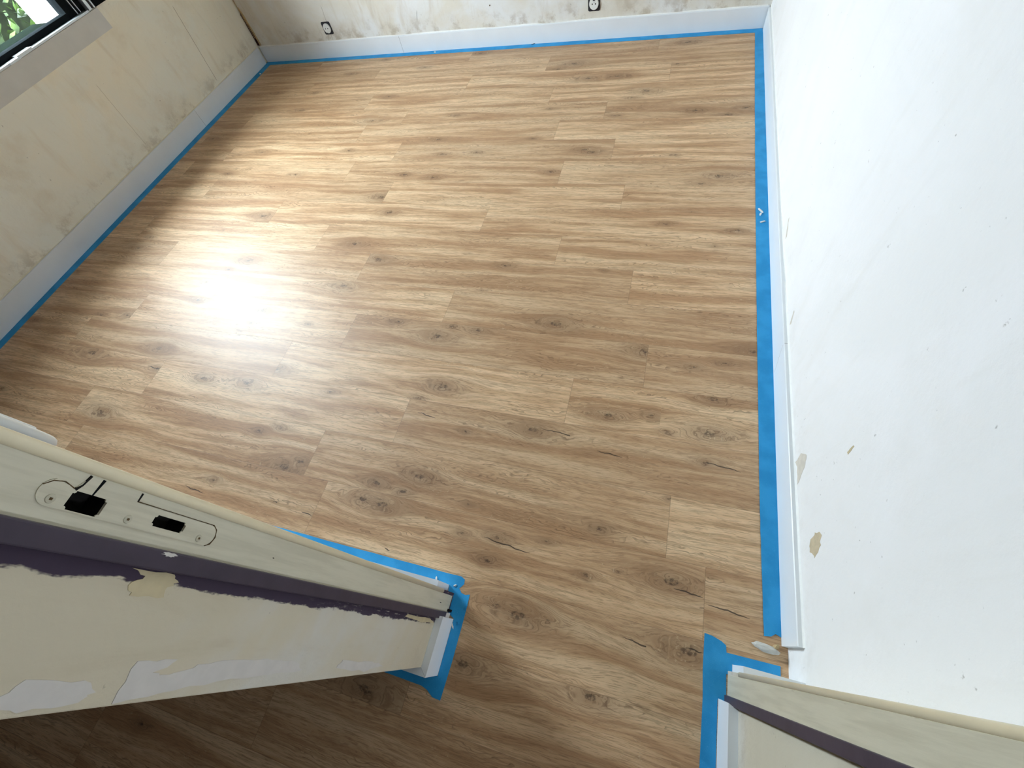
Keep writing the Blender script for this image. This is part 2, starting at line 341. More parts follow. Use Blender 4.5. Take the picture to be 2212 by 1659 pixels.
# ------------------------------------------------------------------ floor
PW, PL = 0.18, 1.227
row_joint = {0: -16.83, 1: -6.83, 2: -2.69, 3: -6.29, 4: -11.22, 5: -5.71, 6: -3.9, 7: -5.18, 8: -3.38, 9: -6.84, 10: -4.65, 11: -9.64,
             12: -6.86, 13: -9.10, 14: -3.62, 15: -6.87, 16: -8.44, 17: -1.04, 18: -7.75, 19: -5.06, 20: -7.14, 21: -3.1, 22: -5.6, 23: -1.9, 24: -4.4, 25: -6, 26: -3, 27: -5, 28: -4}
KN = [(-2.474,-0.074,0.012),(-2.106,-0.223,0.016),(-2.682,-0.25,0.014),(-2.236,-0.579,0.018),(-2.878,-0.483,0.014),(-3.206,-0.459,0.018),(-2.876,-0.702,0.013),(-2.243,-0.854,0.026),(-1.706,-1.061,0.015),(-3.422,-1.013,0.02),(-1.634,-1.201,0.013),(-1.855,-1.568,0.026),(-2.522,-1.749,0.028),(-1.759,-1.687,0.018),(-1.795,-1.381,0.016),(-1.617,-1.402,0.016),(-1.739,-0.077,0.018),(-0.409,-0.124,0.026),(-1.059,-0.295,0.028),(-1.155,-0.35,0.016),(-0.451,-0.365,0.016),(-0.945,-0.476,0.024),(-0.775,-0.467,0.024),(-0.591,-0.639,0.026),(-0.664,-0.701,0.014),(-0.332,-0.843,0.02),(-0.093,-0.832,0.022),(-0.179,-0.888,0.016),(-0.79,-0.834,0.01),(-0.735,-0.868,0.01),(-0.848,-1.168,0.018),(-1.431,-1.186,0.014),(-1.141,-1.066,0.01),(-0.202,-1.372,0.028),(-0.279,-1.428,0.016),(-0.307,-1.619,0.006),(-0.986,-1.349,0.014),(-0.802,-1.188,0.018),(-3.192,-1.961,0.012),(-3.21,-2.048,0.018),(-2.494,-2.151,0.012),(-2.412,-2.082,0.022),(-2.535,-2.358,0.02),(-2.889,-2.496,0.016),(-3.061,-2.514,0.012),(-2.549,-2.649,0.026),(-2.918,-2.727,0.034),(-2.474,-2.752,0.014),(-2.2,-2.759,0.02),(-1.98,-2.748,0.024),(-1.874,-2.663,0.024),(-2.152,-2.452,0.01),(-2.132,-2.376,0.018),(-1.678,-2.012,0.026),(-1.781,-2.192,0.026),(-1.238,-1.942,0.006),(-1.049,-2.0,0.014),(-1.114,-2.149,0.006),(-1.431,-2.357,0.014),(-1.229,-2.407,0.028),(-1.183,-2.352,0.012),(-1.07,-2.358,0.018),(-1.854,-2.423,0.01),(-1.209,-2.694,0.012),(-1.576,-2.725,0.01),(-1.127,-2.63,0.026),(-1.853,-1.922,0.022),(-0.624,-1.991,0.006),(-0.206,-1.82,0.006),(-0.767,-2.286,0.03),(-0.42,-2.368,0.026),(-0.068,-2.322,0.02),(-0.513,-2.647,0.022),(-0.374,-2.623,0.014),(-0.185,-2.529,0.02),(-0.582,-2.65,0.005),(-1.711,-2.907,0.012),(-1.609,-3.045,0.03),(-1.555,-3.015,0.018),(-2.605,-2.992,0.028),(-0.75,-2.742,0.024),(-0.986,-2.792,0.008),(-1.092,-2.979,0.024),(-1.132,-3.041,0.014),(-1.234,-3.032,0.018),(-1.185,-3.096,0.026),(-1.258,-3.092,0.022),(-0.896,-3.034,0.007),(-0.889,-3.124,0.01),(-0.779,-3.113,0.014),(-0.792,-3.181,0.013),(-0.63,-3.09,0.008),(-0.499,-3.156,0.009),(-0.316,-2.675,0.01),(-0.191,-2.657,0.026),(-0.2,-2.756,0.012),(-0.294,-2.89,0.006),(-0.48,-3.02,0.014),(-0.271,-3.118,0.028),(-0.412,-3.125,0.005),(-0.578,-3.291,0.006),(-0.663,-3.3,0.034),(-0.22,-3.273,0.03),(-0.443,-3.431,0.02),(-0.783,-3.449,0.026),(-0.726,-3.292,0.02),(-1.026,-3.574,0.03),(-1.795,-2.934,0.012)]
CR = [(-0.723,-2.732,0.198),(-0.819,-3.119,0.149),(-1.187,-2.751,0.076),(-0.2,-2.756,0.098),(-0.528,-2.779,0.081),(-0.266,-3.132,0.076),(-0.22,-3.264,0.033),(-0.382,-3.282,0.12),(-0.178,-3.15,0.101),(-1.586,-3.167,0.046),(-1.971,-3.19,0.092),(-1.46,-3.179,0.045),(-2.542,-2.745,0.078),(-1.121,-3.223,0.02)]
DARKP = {(0, 0), (16, 0), (19, 0)}
me = bpy.data.meshes.new('floor'); bm = bmesh.new()
uvl = bm.loops.layers.uv.new('UVMap')
LY = {k: bm.faces.layers.float_vector.new(k) for k in ('off', 'knot_a', 'knot_b', 'knot_c', 'crack', 'size')}
FX0, FX1 = -3.75, 2.3
for r in range(0, 28):
    y1 = -r * PW if r else 0.05; y0 = -(r + 1) * PW
    h = PW
    j = row_joint[r] * 0.18
    st = j - math.ceil((j - FX0) / PL) * PL
    pi = 0
    while st < FX1:
        a, b_ = st, st + PL
        off = Vector((random.uniform(-40, 40), random.uniform(-20, 20), random.uniform(0, 9)))
        tn = random.choice((0.35, 0.6, 0.75, 0.9, 0.98, 0.55))
        off.z = math.floor(off.z) + tn
        if b_ > FX0 and (b_ < -3.0 or (r == 19 and b_ < -0.85)) and r in (0, 2, 16, 19): off.z = math.floor(off.z) + 0.02
        ks = [k for k in KN if y0 - 1e-6 <= k[1] <= y1 and a <= k[0] <= b_]
        cs = [k for k in CR if y0 - 0.01 <= k[1] <= y1 + 0.01 and a - .05 <= k[0] <= b_]
        if not ks and random.random() < 0.8:
            ks = [(random.uniform(a + .1, b_ - .1), random.uniform(y0 + .04, y1 - .04), random.uniform(0.008, 0.016)) for _ in range(2)]
        ncell = 8
        for q in range(ncell):
            xa = max(a + PL * q / ncell, FX0); xb = min(a + PL * (q + 1) / ncell, FX1)
            if xb <= xa: continue
            f = bm.faces.new([bm.verts.new(p) for p in ((xa, y0, 0), (xb, y0, 0), (xb, y1, 0), (xa, y1, 0))])
            for lp in f.loops:
                lp[uvl].uv = (lp.vert.co.x - a, lp.vert.co.y - y0)
            xm = (xa + xb) / 2
            near = sorted(ks, key=lambda k: abs(k[0] - xm) - k[2] * 4)[:3]
            near += [(xm, 50, 0.01)] * (3 - len(near))
            f[LY['off']] = off; f[LY['size']] = (PL, h if r else 0.28, 0)
            for nm, k in zip(('knot_a', 'knot_b', 'knot_c'), near): f[LY[nm]] = k
            cc = sorted(cs, key=lambda k: abs(k[0] + k[2] / 2 - xm))[:1]
            f[LY['crack']] = cc[0] if cc else (0, 50, 0.01)
        st += PL; pi += 1
bm.to_mesh(me); bm.free()
fl = bpy.data.objects.new('floor', me); COL.objects.link(fl); me.materials.append(M['floor'])
struct(fl, 'light oak plank floor laid across the empty room', 'floor')

# ------------------------------------------------------------------ walls
bm = bmesh.new()      # local frame: x=0 is the skirting face, wall plane at -0.012
t0, t1 = -0.012, -0.10
for (ya, yb, za, zb) in ((-3.30, WY0, 0, 2.5), (WY1, 0.05, 0, 2.5), (WY0, WY1, 0, SILL - 0.004), (WY0, WY1, 2.30, 2.5)):
    box(bm, t1, t0, ya, yb, za, zb)
wl = at_left(struct(obj('wall_left', bm, M['wall_left']), 'stained cream wall under the window', 'wall'))
bm = bmesh.new()
OY0, OY1 = WY0 + 0.17, WY1 - 0.17
for (ya, yb, za, zb) in ((-3.6, OY0, -0.5, 2.7), (OY1, 0.4, -0.5, 2.7), (OY0, OY1, -0.5, SILL - 0.012), (OY0, OY1, 2.30, 2.7)):
    box(bm, -0.36, t1 - 0.0005, ya, yb, za, zb)
box(bm, -0.52, -0.3595, OY0 - 0.1, OY1 + 0.1, 1.98, 2.5)  # unseen overhang, shaped to set the shadow edge on the floor
at_left(struct(obj('wall_outer', bm, M['white_masonry']), 'white outer skin of the window wall', 'wall'))

BA = -0.0097; BO = Vector((-3.597, 0.018, 0))
bm = bmesh.new(); box(bm, -0.05, 3.75, 0.012, 0.2, 0, 2.5)
wb = struct(obj('wall_back', bm, M['wall_back']), 'scuffed back wall with two sockets', 'wall'); wb.location = BO; wb.rotation_euler = (0, 0, BA)
# the material is written in room metres, so shift the mesh rather than the object
wb.data.transform(Matrix.Translation((-3.597, 0, 0))); wb.location = (0, 0.018 - 3.597 * 0.0097, 0)
bm = bmesh.new(); box(bm, 0.008, 0.16, -3.50, 0.15, 0, 2.5)
struct(obj('wall_right', bm, M['wall_right']), 'bright white filled wall on the right', 'wall')
# partition with the doorway
bm = bmesh.new(); box(bm, -3.75, -0.86, -3.474, -3.290, 0, 2.5, 0.0015)
struct(obj('wall_front_left', bm, M['wall_end']), 'cream plaster partition left of the doorway', 'wall')
bm = bmesh.new(); box(bm, -0.127, 2.3, -3.474, -3.290, 0, 2.5, 0.0015)
struct(obj('wall_front_right', bm, M['wall_plain']), 'short plaster partition right of the doorway', 'wall')
bm = bmesh.new(); box(bm, -0.862, -0.125, -3.473, -3.291, 2.06, 2.5)
struct(obj('wall_front_lintel', bm, M['wall_plain']), 'plaster over the doorway', 'wall')
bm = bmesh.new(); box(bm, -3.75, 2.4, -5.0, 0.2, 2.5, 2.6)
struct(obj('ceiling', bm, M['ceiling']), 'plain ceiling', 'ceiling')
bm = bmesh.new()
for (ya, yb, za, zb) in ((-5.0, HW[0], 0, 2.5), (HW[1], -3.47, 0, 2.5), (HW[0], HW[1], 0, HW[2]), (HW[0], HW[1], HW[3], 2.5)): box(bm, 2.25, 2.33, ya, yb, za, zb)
struct(obj('wall_hall_right', bm, M['hall']), 'dim hall wall with an added opening for fill light', 'wall')
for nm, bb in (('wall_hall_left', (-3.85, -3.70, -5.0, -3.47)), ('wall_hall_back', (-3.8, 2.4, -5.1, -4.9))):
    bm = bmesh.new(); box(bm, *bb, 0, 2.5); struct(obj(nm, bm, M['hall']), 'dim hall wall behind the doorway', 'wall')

# ------------------------------------------------------------------ skirting boards
def skirt_profile(th, h): return [(0, 0.0), (th, 0.0), (th, h - 0.002), (th - 0.002, h), (0, h)]
bm = bmesh.new(); prism(bm, [(-0.012, 0.0006), (0, 0.0006), (0, 0.108), (-0.002, 0.110), (-0.012, 0.110)], 'y', -3.285, -0.0)
sl = at_left(struct(obj('baseboard_left', bm, M['skirt']), 'white skirting board under the window wall', 'baseboard'))
bm = bmesh.new(); prism(bm, [(0.012, 0.0006), (0, 0.0006), (0, 0.102), (0.002, 0.104), (0.012, 0.104)], 'x', -3.597, 0.0)
sb = struct(obj('baseboard_back', bm, M['skirt']), 'white skirting board along the back wall', 'baseboard'); sb.location = wb.location; sb.rotation_euler = wb.rotation_euler
bm = bmesh.new(); prism(bm, [(0.008, 0.0006), (-0.006, 0.0006), (-0.006, 0.102), (-0.004, 0.104), (0.008, 0.104)], 'y', -3.205, -0.03)
sr = struct(obj('baseboard_right', bm, M['skirt']), 'white skirting board along the right wall', 'baseboard')
# butt joints in the boards
for par, bb in ((sl, (-0.0005, 0.0003, -0.8605, -0.8597, 0.001, 0.109)), (sb, (-2.3625, -2.3615, -0.0003, 0.0005, 0.001, 0.103))):
    bm = bmesh.new(); box(bm, *bb); obj('butt_joint', bm, M['groove'], par)
bm = bmesh.new(); prism(bm, [(-2.405, 0.012), (-2.404, 0.012), (-2.352, 0.094), (-2.353, 0.094)], 'x', -0.0063, -0.0055); obj('butt_joint', bm, M['skirt_end'], sr)
bm = bmesh.new(); box(bm, -0.0045, 0.0075, -2.352, -2.3512, 0.1037, 0.1043); obj('butt_joint', bm, M['groove'], sr)
# caulk lines on top of the boards
def caulk(name, parent, fn, n=60, w=0.004, h=0.004, mat='caulk'):
    bm = bmesh.new(); prev = None
    for i in range(n + 1):
        a = fn(i / n); k = 0.6 + 0.8 * mn.noise(Vector((i * 0.37, 1.7, 3)))
        ring = [bm.verts.new((a[0] + q[0] * w, a[1] + q[1] * w, a[2] + q[2] * h * k)) for q in a[3]]
        if prev:
            for j in range(len(ring) - 1): bm.faces.new((prev[j], prev[j + 1], ring[j + 1], ring[j]))
        prev = ring
    return obj(name, bm, mat, parent)
M['caulk'] = flat_mat('cream_caulk', c4(226, 220, 196), 0.6, 0.3, 0.05, 60)
M['caulk_w'] = flat_mat('white_caulk', c4(240, 240, 236), 0.5, 0.3, 0.03, 60)
caulk('caulk_line', sl, lambda t: (-0.012, -3.28 * t - 0.004, 0.110, ((0.9, 0, -0.01), (0.4, 0, 1), (0.0, 0, 2))), mat=M['caulk'])
caulk('caulk_line', sb, lambda t: (-3.59 + 3.58 * t, 0.012, 0.104, ((0, -0.9, -0.01), (0, -0.4, 1), (0, 0, 2))), mat=M['caulk_w'])
caulk('caulk_line', sr, lambda t: (0.008, -3.2 * t - 0.005, 0.104, ((-0.9, 0, -0.01), (-0.4, 0, 1), (0, 0, 2))), mat=M['caulk_w'])

# skirting round the partition ends
def one(nm, bb, par, mat='skirt', bev=0.0012):
    bm = bmesh.new(); box(bm, *bb, bev); return obj(nm, bm, M[mat], par)
e = struct(empty('baseboard_partition_left', (-0.86, -3.42, 0)), 'white skirting wrapped round the end of the left partition', 'baseboard')
def kid(o):  # keep world coordinates under an empty parent
    o.matrix_parent_inverse = Matrix.Translation(o.parent.location).inverted(); return o
bm = bmesh.new(); prism(bm, [(-0.8595, -3.359), (-0.841, -3.3535), (-0.841, -3.4915), (-0.8595, -3.474)], 'z', 0.0006, 0.100); kid(obj('end_board', bm, M['skirt'], e))
bm = bmesh.new(); prism(bm, [(-0.8595, -3.4745), (-0.8415, -3.492), (-3.70, -3.492), (-3.70, -3.4745)], 'z', 0.0006, 0.100); kid(obj('hall_board', bm, M['skirt'], e))
bm = bmesh.new(); prism(bm, [(-0.882, -3.272), (-0.882, -3.2895), (-3.56, -3.2895), (-3.56, -3.272)], 'z', 0.0006, 0.100); kid(obj('room_board', bm, M['skirt'], e))
bm = bmesh.new(); prism(bm, [(-0.8595, -3.357), (-0.849, -3.353), (-0.849, -3.359), (-0.8595, -3.362)], 'z', 0.060, 0.1015); kid(obj('filler_strip', bm, M['caulk_w'], e))
# pencil tick on the mitred corner
for q in ((-0.8700, 0.066, 0.25), (-0.8660, 0.070, -0.1), (-0.8725, 0.058, 0.5)):
    bm = bmesh.new(); box(bm, q[0], q[0] + 0.0007, -3.4924, -3.4919, q[1] - 0.022, q[1] + 0.014); kid(obj('pencil_mark', bm, M['groove'], e))
e2 = struct(empty('baseboard_partition_right', (-0.12, -3.42, 0)), 'white skirting pieces on the right partition', 'baseboard')
bm = bmesh.new(); prism(bm, [(-0.127, -3.362), (-0.147, -3.353), (-0.147, -3.4915), (-0.127, -3.474)], 'z', 0.0006, 0.100); kid(obj('end_board', bm, M['skirt'], e2))
bm = bmesh.new(); prism(bm, [(-0.117, -3.274), (-0.117, -3.2895), (0.0075, -3.2895), (0.0075, -3.274)], 'z', 0.0006, 0.100); kid(obj('room_board', bm, M['skirt'], e2))

# ------------------------------------------------------------------ door frame (no door hung)
d = struct(empty('door_1', (-0.86, -3.33, 0)), 'old cream metal door frame with no door hung', 'door frame')
def curve_bar(bm, y0, y1, x, z0, z1, r):
    pass
# left jamb: rebate face with real pockets behind the strike plate
X0 = -0.8605
PK = ((1.0495, 1.0785, -3.3285, -3.3135), (0.9645, 1.0012, -3.3238, -3.3135))
zs = sorted({0.012, 2.06} | {v for p in PK for v in p[:2]}); ys = sorted({-3.3415, -3.2985} | {v for p in PK for v in p[2:]})
def inpk(z, y): return any(p[0] < z < p[1] and p[2] < y < p[3] for p in PK)
bm = bmesh.new()
for i in range(len(zs) - 1):
    for j in range(len(ys) - 1):
        zc, yc = (zs[i] + zs[i + 1]) / 2, (ys[j] + ys[j + 1]) / 2
        if inpk(zc, yc): continue
        box(bm, X0 - 0.0005, X0 + 0.0010, ys[j], ys[j + 1], zs[i], zs[i + 1])
bmesh.ops.remove_doubles(bm, verts=bm.verts, dist=1e-6)
jl = kid(obj('jamb_left', bm, M['frame'], d))
for p in PK:
    bm = bmesh.new()
    x0, x1 = X0 - 0.022, X0 - 0.0004
    za, zb, ya, yb = p[0] - .001, p[1] + .001, p[2] - .001, p[3] + .001
    box(bm, x0, x1, ya, yb, za, zb)
    bm.faces.ensure_lookup_table()
    bmesh.ops.delete(bm, geom=[f for f in bm.faces if f.calc_center_median().x > x1 - 1e-5], context='FACES_ONLY')
    lp = kid(obj('latch_pocket', bm, M['dark'], d))
# openings cut through the partition plaster behind those pockets
wf = bpy.data.objects['wall_front_left']
for p in PK:
    bm = bmesh.new(); box(bm, X0 - 0.024, X0 + 0.02, p[2] - .0012, p[3] + .0012, p[0] - .0012, p[1] + .0012)
    ct = obj('cut', bm, M['dark'])
    mod = wf.modifiers.new('b', 'BOOLEAN'); mod.operation = 'DIFFERENCE'; mod.object = ct; mod.solver = 'EXACT'
    dg = bpy.context.evaluated_depsgraph_get(); nm = bpy.data.meshes.new_from_object(wf.evaluated_get(dg)); wf.modifiers.clear()
    wf.data = nm; bpy.data.objects.remove(ct)
wf.data.name = 'wall_front_left'
# rounded lip on the room side
def lip(bm, xs, x, z0, z1, y0, y1):
    pts = []
    for k in range(9):
        a = math.pi * k / 8
        pts.append((x + xs * 0.0035 * math.sin(a), (y0 + y1) / 2 + (y1 - y0) / 2 * math.cos(a)))
    prism(bm, pts, 'z', z0, z1)
bm = bmesh.new(); lip(bm, 1, -0.8602, 0.105, 2.06, -3.2992, -3.2882); kid(obj('room_lip', bm, M['lip'], d, True))
# purple stop
bm = bmesh.new(); box(bm, -0.8608, -0.8505, -3.3588, -3.3412, 0.014, 2.06, 0.0014); st = kid(obj('stop_strip', bm, M['purple'], d)); st['label'] = 'dark aubergine painted stop'
bm = bmesh.new(); box(bm, -0.8506, -0.8499, -3.3585, -3.342, 0.016, 0.05, 0.0002); wk = kid(obj('scuff_patch', bm, M['filler'], d))
# dabs of bare primer showing on the stop
def dab(name, par, x, yc, zc, ry, rz, mat, seed, n=22, th=0.0006, rough=0.35, xs=1):
    rnd = random.Random(seed); bm = bmesh.new(); pts = []
    for i in range(n):
        a = 2 * math.pi * i / n; k = 1 + rough * (rnd.random() * 2 - 1)
        pts.append((yc + ry * math.cos(a) * k, zc + rz * math.sin(a) * k))
    prism(bm, pts, 'x', x, x + th * xs); return kid(obj(name, bm, mat, par))
dab('paint_chip', d, -0.8505, -3.3435, 0.972, 0.0018, 0.008, M['filler'], 3)
# strike plate
sp = empty('strike_plate'); sp.parent = d; sp.matrix_parent_inverse = Matrix.Translation(d.location).inverted()
sp['label'] = 'painted-over strike plate with two dark latch holes'
def arc(cy, cz, r, a0, a1, n=10): return [(cy + r * math.cos(math.radians(a0 + (a1 - a0) * i / n)), cz + r * math.sin(math.radians(a0 + (a1 - a0) * i / n))) for i in range(n + 1)]
# outline in (y, z): body with rounded ends plus the tongue towards the room
yb, yt = -3.3295, -3.3085; r = (yt - yb) / 2; yc = (yb + yt) / 2
out = arc(yc, 0.934, r, 180, 360) + [(yt, 1.026), (-3.3000, 1.026), (-3.3000, 1.0335), (-3.3000, 1.073), (-3.3120, 1.079)] + arc(yc, 1.091, r, 20, 180)
bm = bmesh.new(); prism(bm, out, 'x', X0 + 0.0009, X0 + 0.0021)
spb = obj('plate_body', bm, M['frame'], sp)
for p in PK:
    bm = bmesh.new(); box(bm, X0 - 0.01, X0 + 0.02, p[2], p[3], p[0], p[1])
    bmesh.ops.bevel(bm, geom=[e_ for e_ in bm.edges if abs(e_.verts[0].co.x - e_.verts[1].co.x) > 0.01], offset=0.0022, segments=3, affect='EDGES')
    ct = obj('cut', bm, M['dark']); mod = spb.modifiers.new('b', 'BOOLEAN'); mod.operation = 'DIFFERENCE'; mod.object = ct; mod.solver = 'EXACT'
    dg = bpy.context.evaluated_depsgraph_get(); nm = bpy.data.meshes.new_from_object(spb.evaluated_get(dg)); spb.modifiers.clear(); spb.data = nm; bpy.data.objects.remove(ct)
spb.data.name = 'plate_body'
# gap around the plate: its recess shade put into dark coloured strips
def ribbon(pts, wdt, x0, x1, name, mat, par):
    bm = bmesh.new(); n = len(pts)
    L = []; R_ = []
    for i in range(n):
        a = Vector(pts[max(i - 1, 0)]); b2 = Vector(pts[min(i + 1, n - 1)]); tt = (b2 - a).normalized(); nn = Vector((-tt.y, tt.x))
        ww = wdt * (0.5 + 0.8 * random.random())
        c = Vector(pts[i]); L.append(c + nn * ww); R_.append(c - nn * ww)
    for i in range(n - 1):
        vs = [bm.verts.new((x, p.x, p.y)) for x in (x0, x1) for p in (L[i], L[i + 1], R_[i + 1], R_[i])]
        for q in ((0, 1, 2, 3), (4, 5, 6, 7), (0, 1, 5, 4), (1, 2, 6, 5), (2, 3, 7, 6), (3, 0, 4, 7)): bm.faces.new([vs[k] for k in q])
    return kid(obj(name, bm, mat, par)) if par else obj(name, bm, mat)
M['edge_brown'] = flat_mat('brown_edge_tone', c4(88, 70, 48), 0.9, 0.1, 0.25, 150)
g1 = [(-3.3290, 0.930), (-3.3265, 0.9245), (-3.319, 0.9222), (-3.3115, 0.9255), (-3.3078, 0.932)]
ribbon(g1, 0.0005, X0 + 0.001, X0 + 0.0023, 'plate_gap', M['edge_brown'], d)
ribbon([(-3.3078, 0.932), (-3.3078, 0.96), (-3.3078, 1.0), (-3.3078, 1.0255)], 0.0004, X0 + 0.001, X0 + 0.0023, 'plate_gap', M['edge_brown'], d)
ribbon([(-3.3078, 1.0255), (-3.3003, 1.0255)], 0.0009, X0 + 0.001, X0 + 0.0024, 'plate_gap', M['dark'], d)
ribbon([(-3.3130, 1.0785), (-3.3085, 1.0755), (-3.3000, 1.0735)], 0.0010, X0 + 0.001, X0 + 0.0024, 'plate_gap', M['dark'], d)
ribbon([(-3.3125, 1.079), (-3.3095, 1.088), (-3.311, 1.096), (-3.3155, 1.1008)], 0.0004, X0 + 0.001, X0 + 0.0023, 'plate_gap', M['edge_brown'], d)
ribbon([(-3.3140, 1.0640), (-3.3000, 1.0625)], 0.0011, X0 + 0.002, X0 + 0.0024, 'plate_gap', M['black_frame'], d)
# screws
for zz in (1.090, 1.0245, 0.942):
    bm = bmesh.new()
    bmesh.ops.create_cone(bm, cap_ends=True, segments=20, radius1=0.0040, radius2=0.0034, depth=0.0012, matrix=Matrix.Translation((X0 + 0.0022, -3.3237, zz)) @ Matrix.Rotation(math.pi / 2, 4, 'Y'))
    s_ = obj('screw', bm, M['steel'], sp)
    bm = bmesh.new(); box(bm, X0 + 0.0026, X0 + 0.00305, -3.3247, -3.3227, zz - 0.0011, zz + 0.0011); obj('screw_slot', bm, M['edge_brown'], s_)
# drill hole lower down
dab('nail_hole', d, X0 + 0.001, -3.3235, 0.815, 0.0007, 0.0013, M['dark'], 11, 12, 0.0006)
dab('nail_hole', d, X0 + 0.001, -3.3225, 0.100, 0.0009, 0.006, M['dark'], 12, 12, 0.0006)
# dark block standing in for the shaded gap under the cut frame
bm = bmesh.new(); box(bm, -0.8598, -0.8520, -3.3395, -3.3330, 0.0008, 0.022); kid(obj('foot_gap_shade', bm, M['dark'], d))
# right jamb, mirrored
bm = bmesh.new(); box(bm, -0.1290, -0.1262, -3.3415, -3.2985, 0.012, 2.06, 0.0004); kid(obj('jamb_right', bm, M['frame'], d))
bm = bmesh.new(); lip(bm, -1, -0.1268, 0.105, 2.06, -3.2992, -3.2882); kid(obj('room_lip', bm, M['lip'], d, True))
bm = bmesh.new(); box(bm, -0.1370, -0.1262, -3.3588, -3.3412, 0.014, 2.06, 0.0014); kid(obj('stop_strip', bm, M['purple'], d))
bm = bmesh.new(); box(bm, -0.8602, -0.1268, -3.3588, -3.2985, 2.045, 2.0595, 0.001); kid(obj('head', bm, M['frame'], d))

# filler and bare patches on the partition end
def poly_patch(name, pts, mat, x=-0.8600, th=0.0007, par=wf, jit=0.0012, sub=4, seed=1):
    rnd = random.Random(seed); P = []
    for i in range(len(pts)):
        a, b2 = pts[i], pts[(i + 1) % len(pts)]
        for k in range(sub):
            t = k / sub; P.append((a[0] + (b2[0] - a[0]) * t + rnd.uniform(-jit, jit), a[1] + (b2[1] - a[1]) * t + rnd.uniform(-jit * 3, jit * 3)))
    bm = bmesh.new(); prism(bm, P, 'x', x, x + th); return obj(name, bm, mat, par)
poly_patch('filler_patch', [(-3.437, 0.934), (-3.438, 0.886), (-3.449, 0.905), (-3.452, 0.888), (-3.444, 0.850), (-3.440, 0.800), (-3.441, 0.72), (-3.447, 0.66), (-3.458, 0.64), (-3.459, 0.74), (-3.463, 0.83), (-3.469, 0.90), (-3.471, 0.936)], M['filler'], seed=4)
poly_patch('filler_patch', [(-3.448, 1.02), (-3.452, 0.972), (-3.460, 0.958), (-3.468, 0.97), (-3.470, 1.01), (-3.462, 1.04)], M['filler'], seed=5, jit=0.001)
poly_patch('filler_patch', [(-3.448, 0.52), (-3.452, 0.40), (-3.462, 0.34), (-3.468, 0.42), (-3.460, 0.54)], M['filler'], seed=6, jit=0.002)
poly_patch('filler_patch', [(-3.3615, 0.30), (-3.364, 0.14), (-3.372, 0.105), (-3.374, 0.2), (-3.367, 0.31)], M['bare'], seed=9, jit=0.001)
poly_patch('filler_patch', [(-3.3605, 0.990), (-3.361, 0.945), (-3.3665, 0.936), (-3.3745, 0.945), (-3.3825, 0.942), (-3.3835, 0.978), (-3.375, 0.985), (-3.366, 0.975)], M['bare'], seed=8, jit=0.0008)

wr = bpy.data.objects['wall_right']
poly_patch('scrape', [(-2.842, 0.385), (-2.836, 0.384), (-2.832, 0.41), (-2.836, 0.416)], M['bare'], x=0.0081, th=-0.0005, par=wr, seed=21, jit=0.0006)
poly_patch('torn_patch', [(-2.755, 0.108), (-2.745, 0.150), (-2.765, 0.185), (-2.79, 0.165), (-2.82, 0.112), (-2.775, 0.118)], M['tornw'], x=0.0081, th=-0.0006, par=wr, seed=22, jit=0.001)
poly_patch('scrape', [(-2.29, 0.118), (-2.292, 0.130), (-2.268, 0.160), (-2.262, 0.158), (-2.278, 0.130)], M['tornw'], x=0.0081, th=-0.0005, par=wr, seed=23, jit=0.0008)
poly_patch('scrape', [(-1.90, 0.120), (-1.902, 0.135), (-1.84, 0.165), (-1.838, 0.160)], M['tornw'], x=0.0081, th=-0.0005, par=wr, seed=24, jit=0.0008)
poly_patch('glue_stain', [(-3.00, 0.16), (-3.02, 0.19), (-3.00, 0.225), (-2.97, 0.23), (-2.965, 0.20), (-2.98, 0.17)], M['stain'], x=0.0081, th=-0.0004, par=wr, seed=25, jit=0.002)

# light switch on the room face of the partition, seen edge-on past the frame
sw = tag(empty('light_switch', (-0.935, -3.2895, 1.115)), 'rounded white switch on the room face beside the door frame', 'switch')
bm = bmesh.new(); rings = []
for yy_, kk_ in ((0.0, 1.0), (0.006, 1.0), (0.009, 0.965), (0.0105, 0.90), (0.011, 0.80)):
    rg = []
    for i in range(48):
        a = 2 * math.pi * i / 48; ca, sa = math.cos(a), math.sin(a)
        rg.append(bm.verts.new((0.041 * kk_ * math.copysign(abs(ca) ** 0.8, ca), yy_, 0.041 * kk_ * math.copysign(abs(sa) ** 0.8, sa))))
    if rings:
        for i in range(48): bm.faces.new((rings[-1][i], rings[-1][(i + 1) % 48], rg[(i + 1) % 48], rg[i]))
    rings.append(rg)
bm.faces.new(rings[0]); bm.faces.new(rings[-1])
obj('face_plate', bm, M['white_plastic'], sw, True)
bm = bmesh.new(); box(bm, -0.018, 0.018, 0.0095, 0.0135, -0.020, 0.020, 0.002); obj('rocker', bm, M['white_plastic'], sw)

# ------------------------------------------------------------------ blue masking tape
def tape(name, pts, label, z0=0.0002, th=0.0004, jit=0.0005, sub=1, seed=1, group='blue masking tape on the floor'):
    rnd = random.Random(seed); P = []
    for i in range(len(pts)):
        a, b2 = pts[i], pts[(i + 1) % len(pts)]; k = sub if math.hypot(a[0] - b2[0], a[1] - b2[1]) > 0.3 else 1
        for q in range(k):
            t = q / k; P.append((a[0] + (b2[0] - a[0]) * t + rnd.uniform(-jit, jit), a[1] + (b2[1] - a[1]) * t + rnd.uniform(-jit, jit)))
    bm = bmesh.new(); prism(bm, P, 'z', z0, z0 + th)
    o = obj(name, bm, M['tape']); tag(o, label, 'tape', group); return o
def LL(x, y): return (-3.597 + x * math.cos(LA) - y * math.sin(LA) * 1, x * math.sin(LA) + y)
tape('masking_tape', [LL(0.0005, -3.20), LL(0.054, -3.20), LL(0.0535, -1.9), LL(0.055, -1.0), LL(0.054, -0.01), LL(0.0005, 0.012)], 'long blue tape strip under the left window wall skirting', sub=14, seed=1)
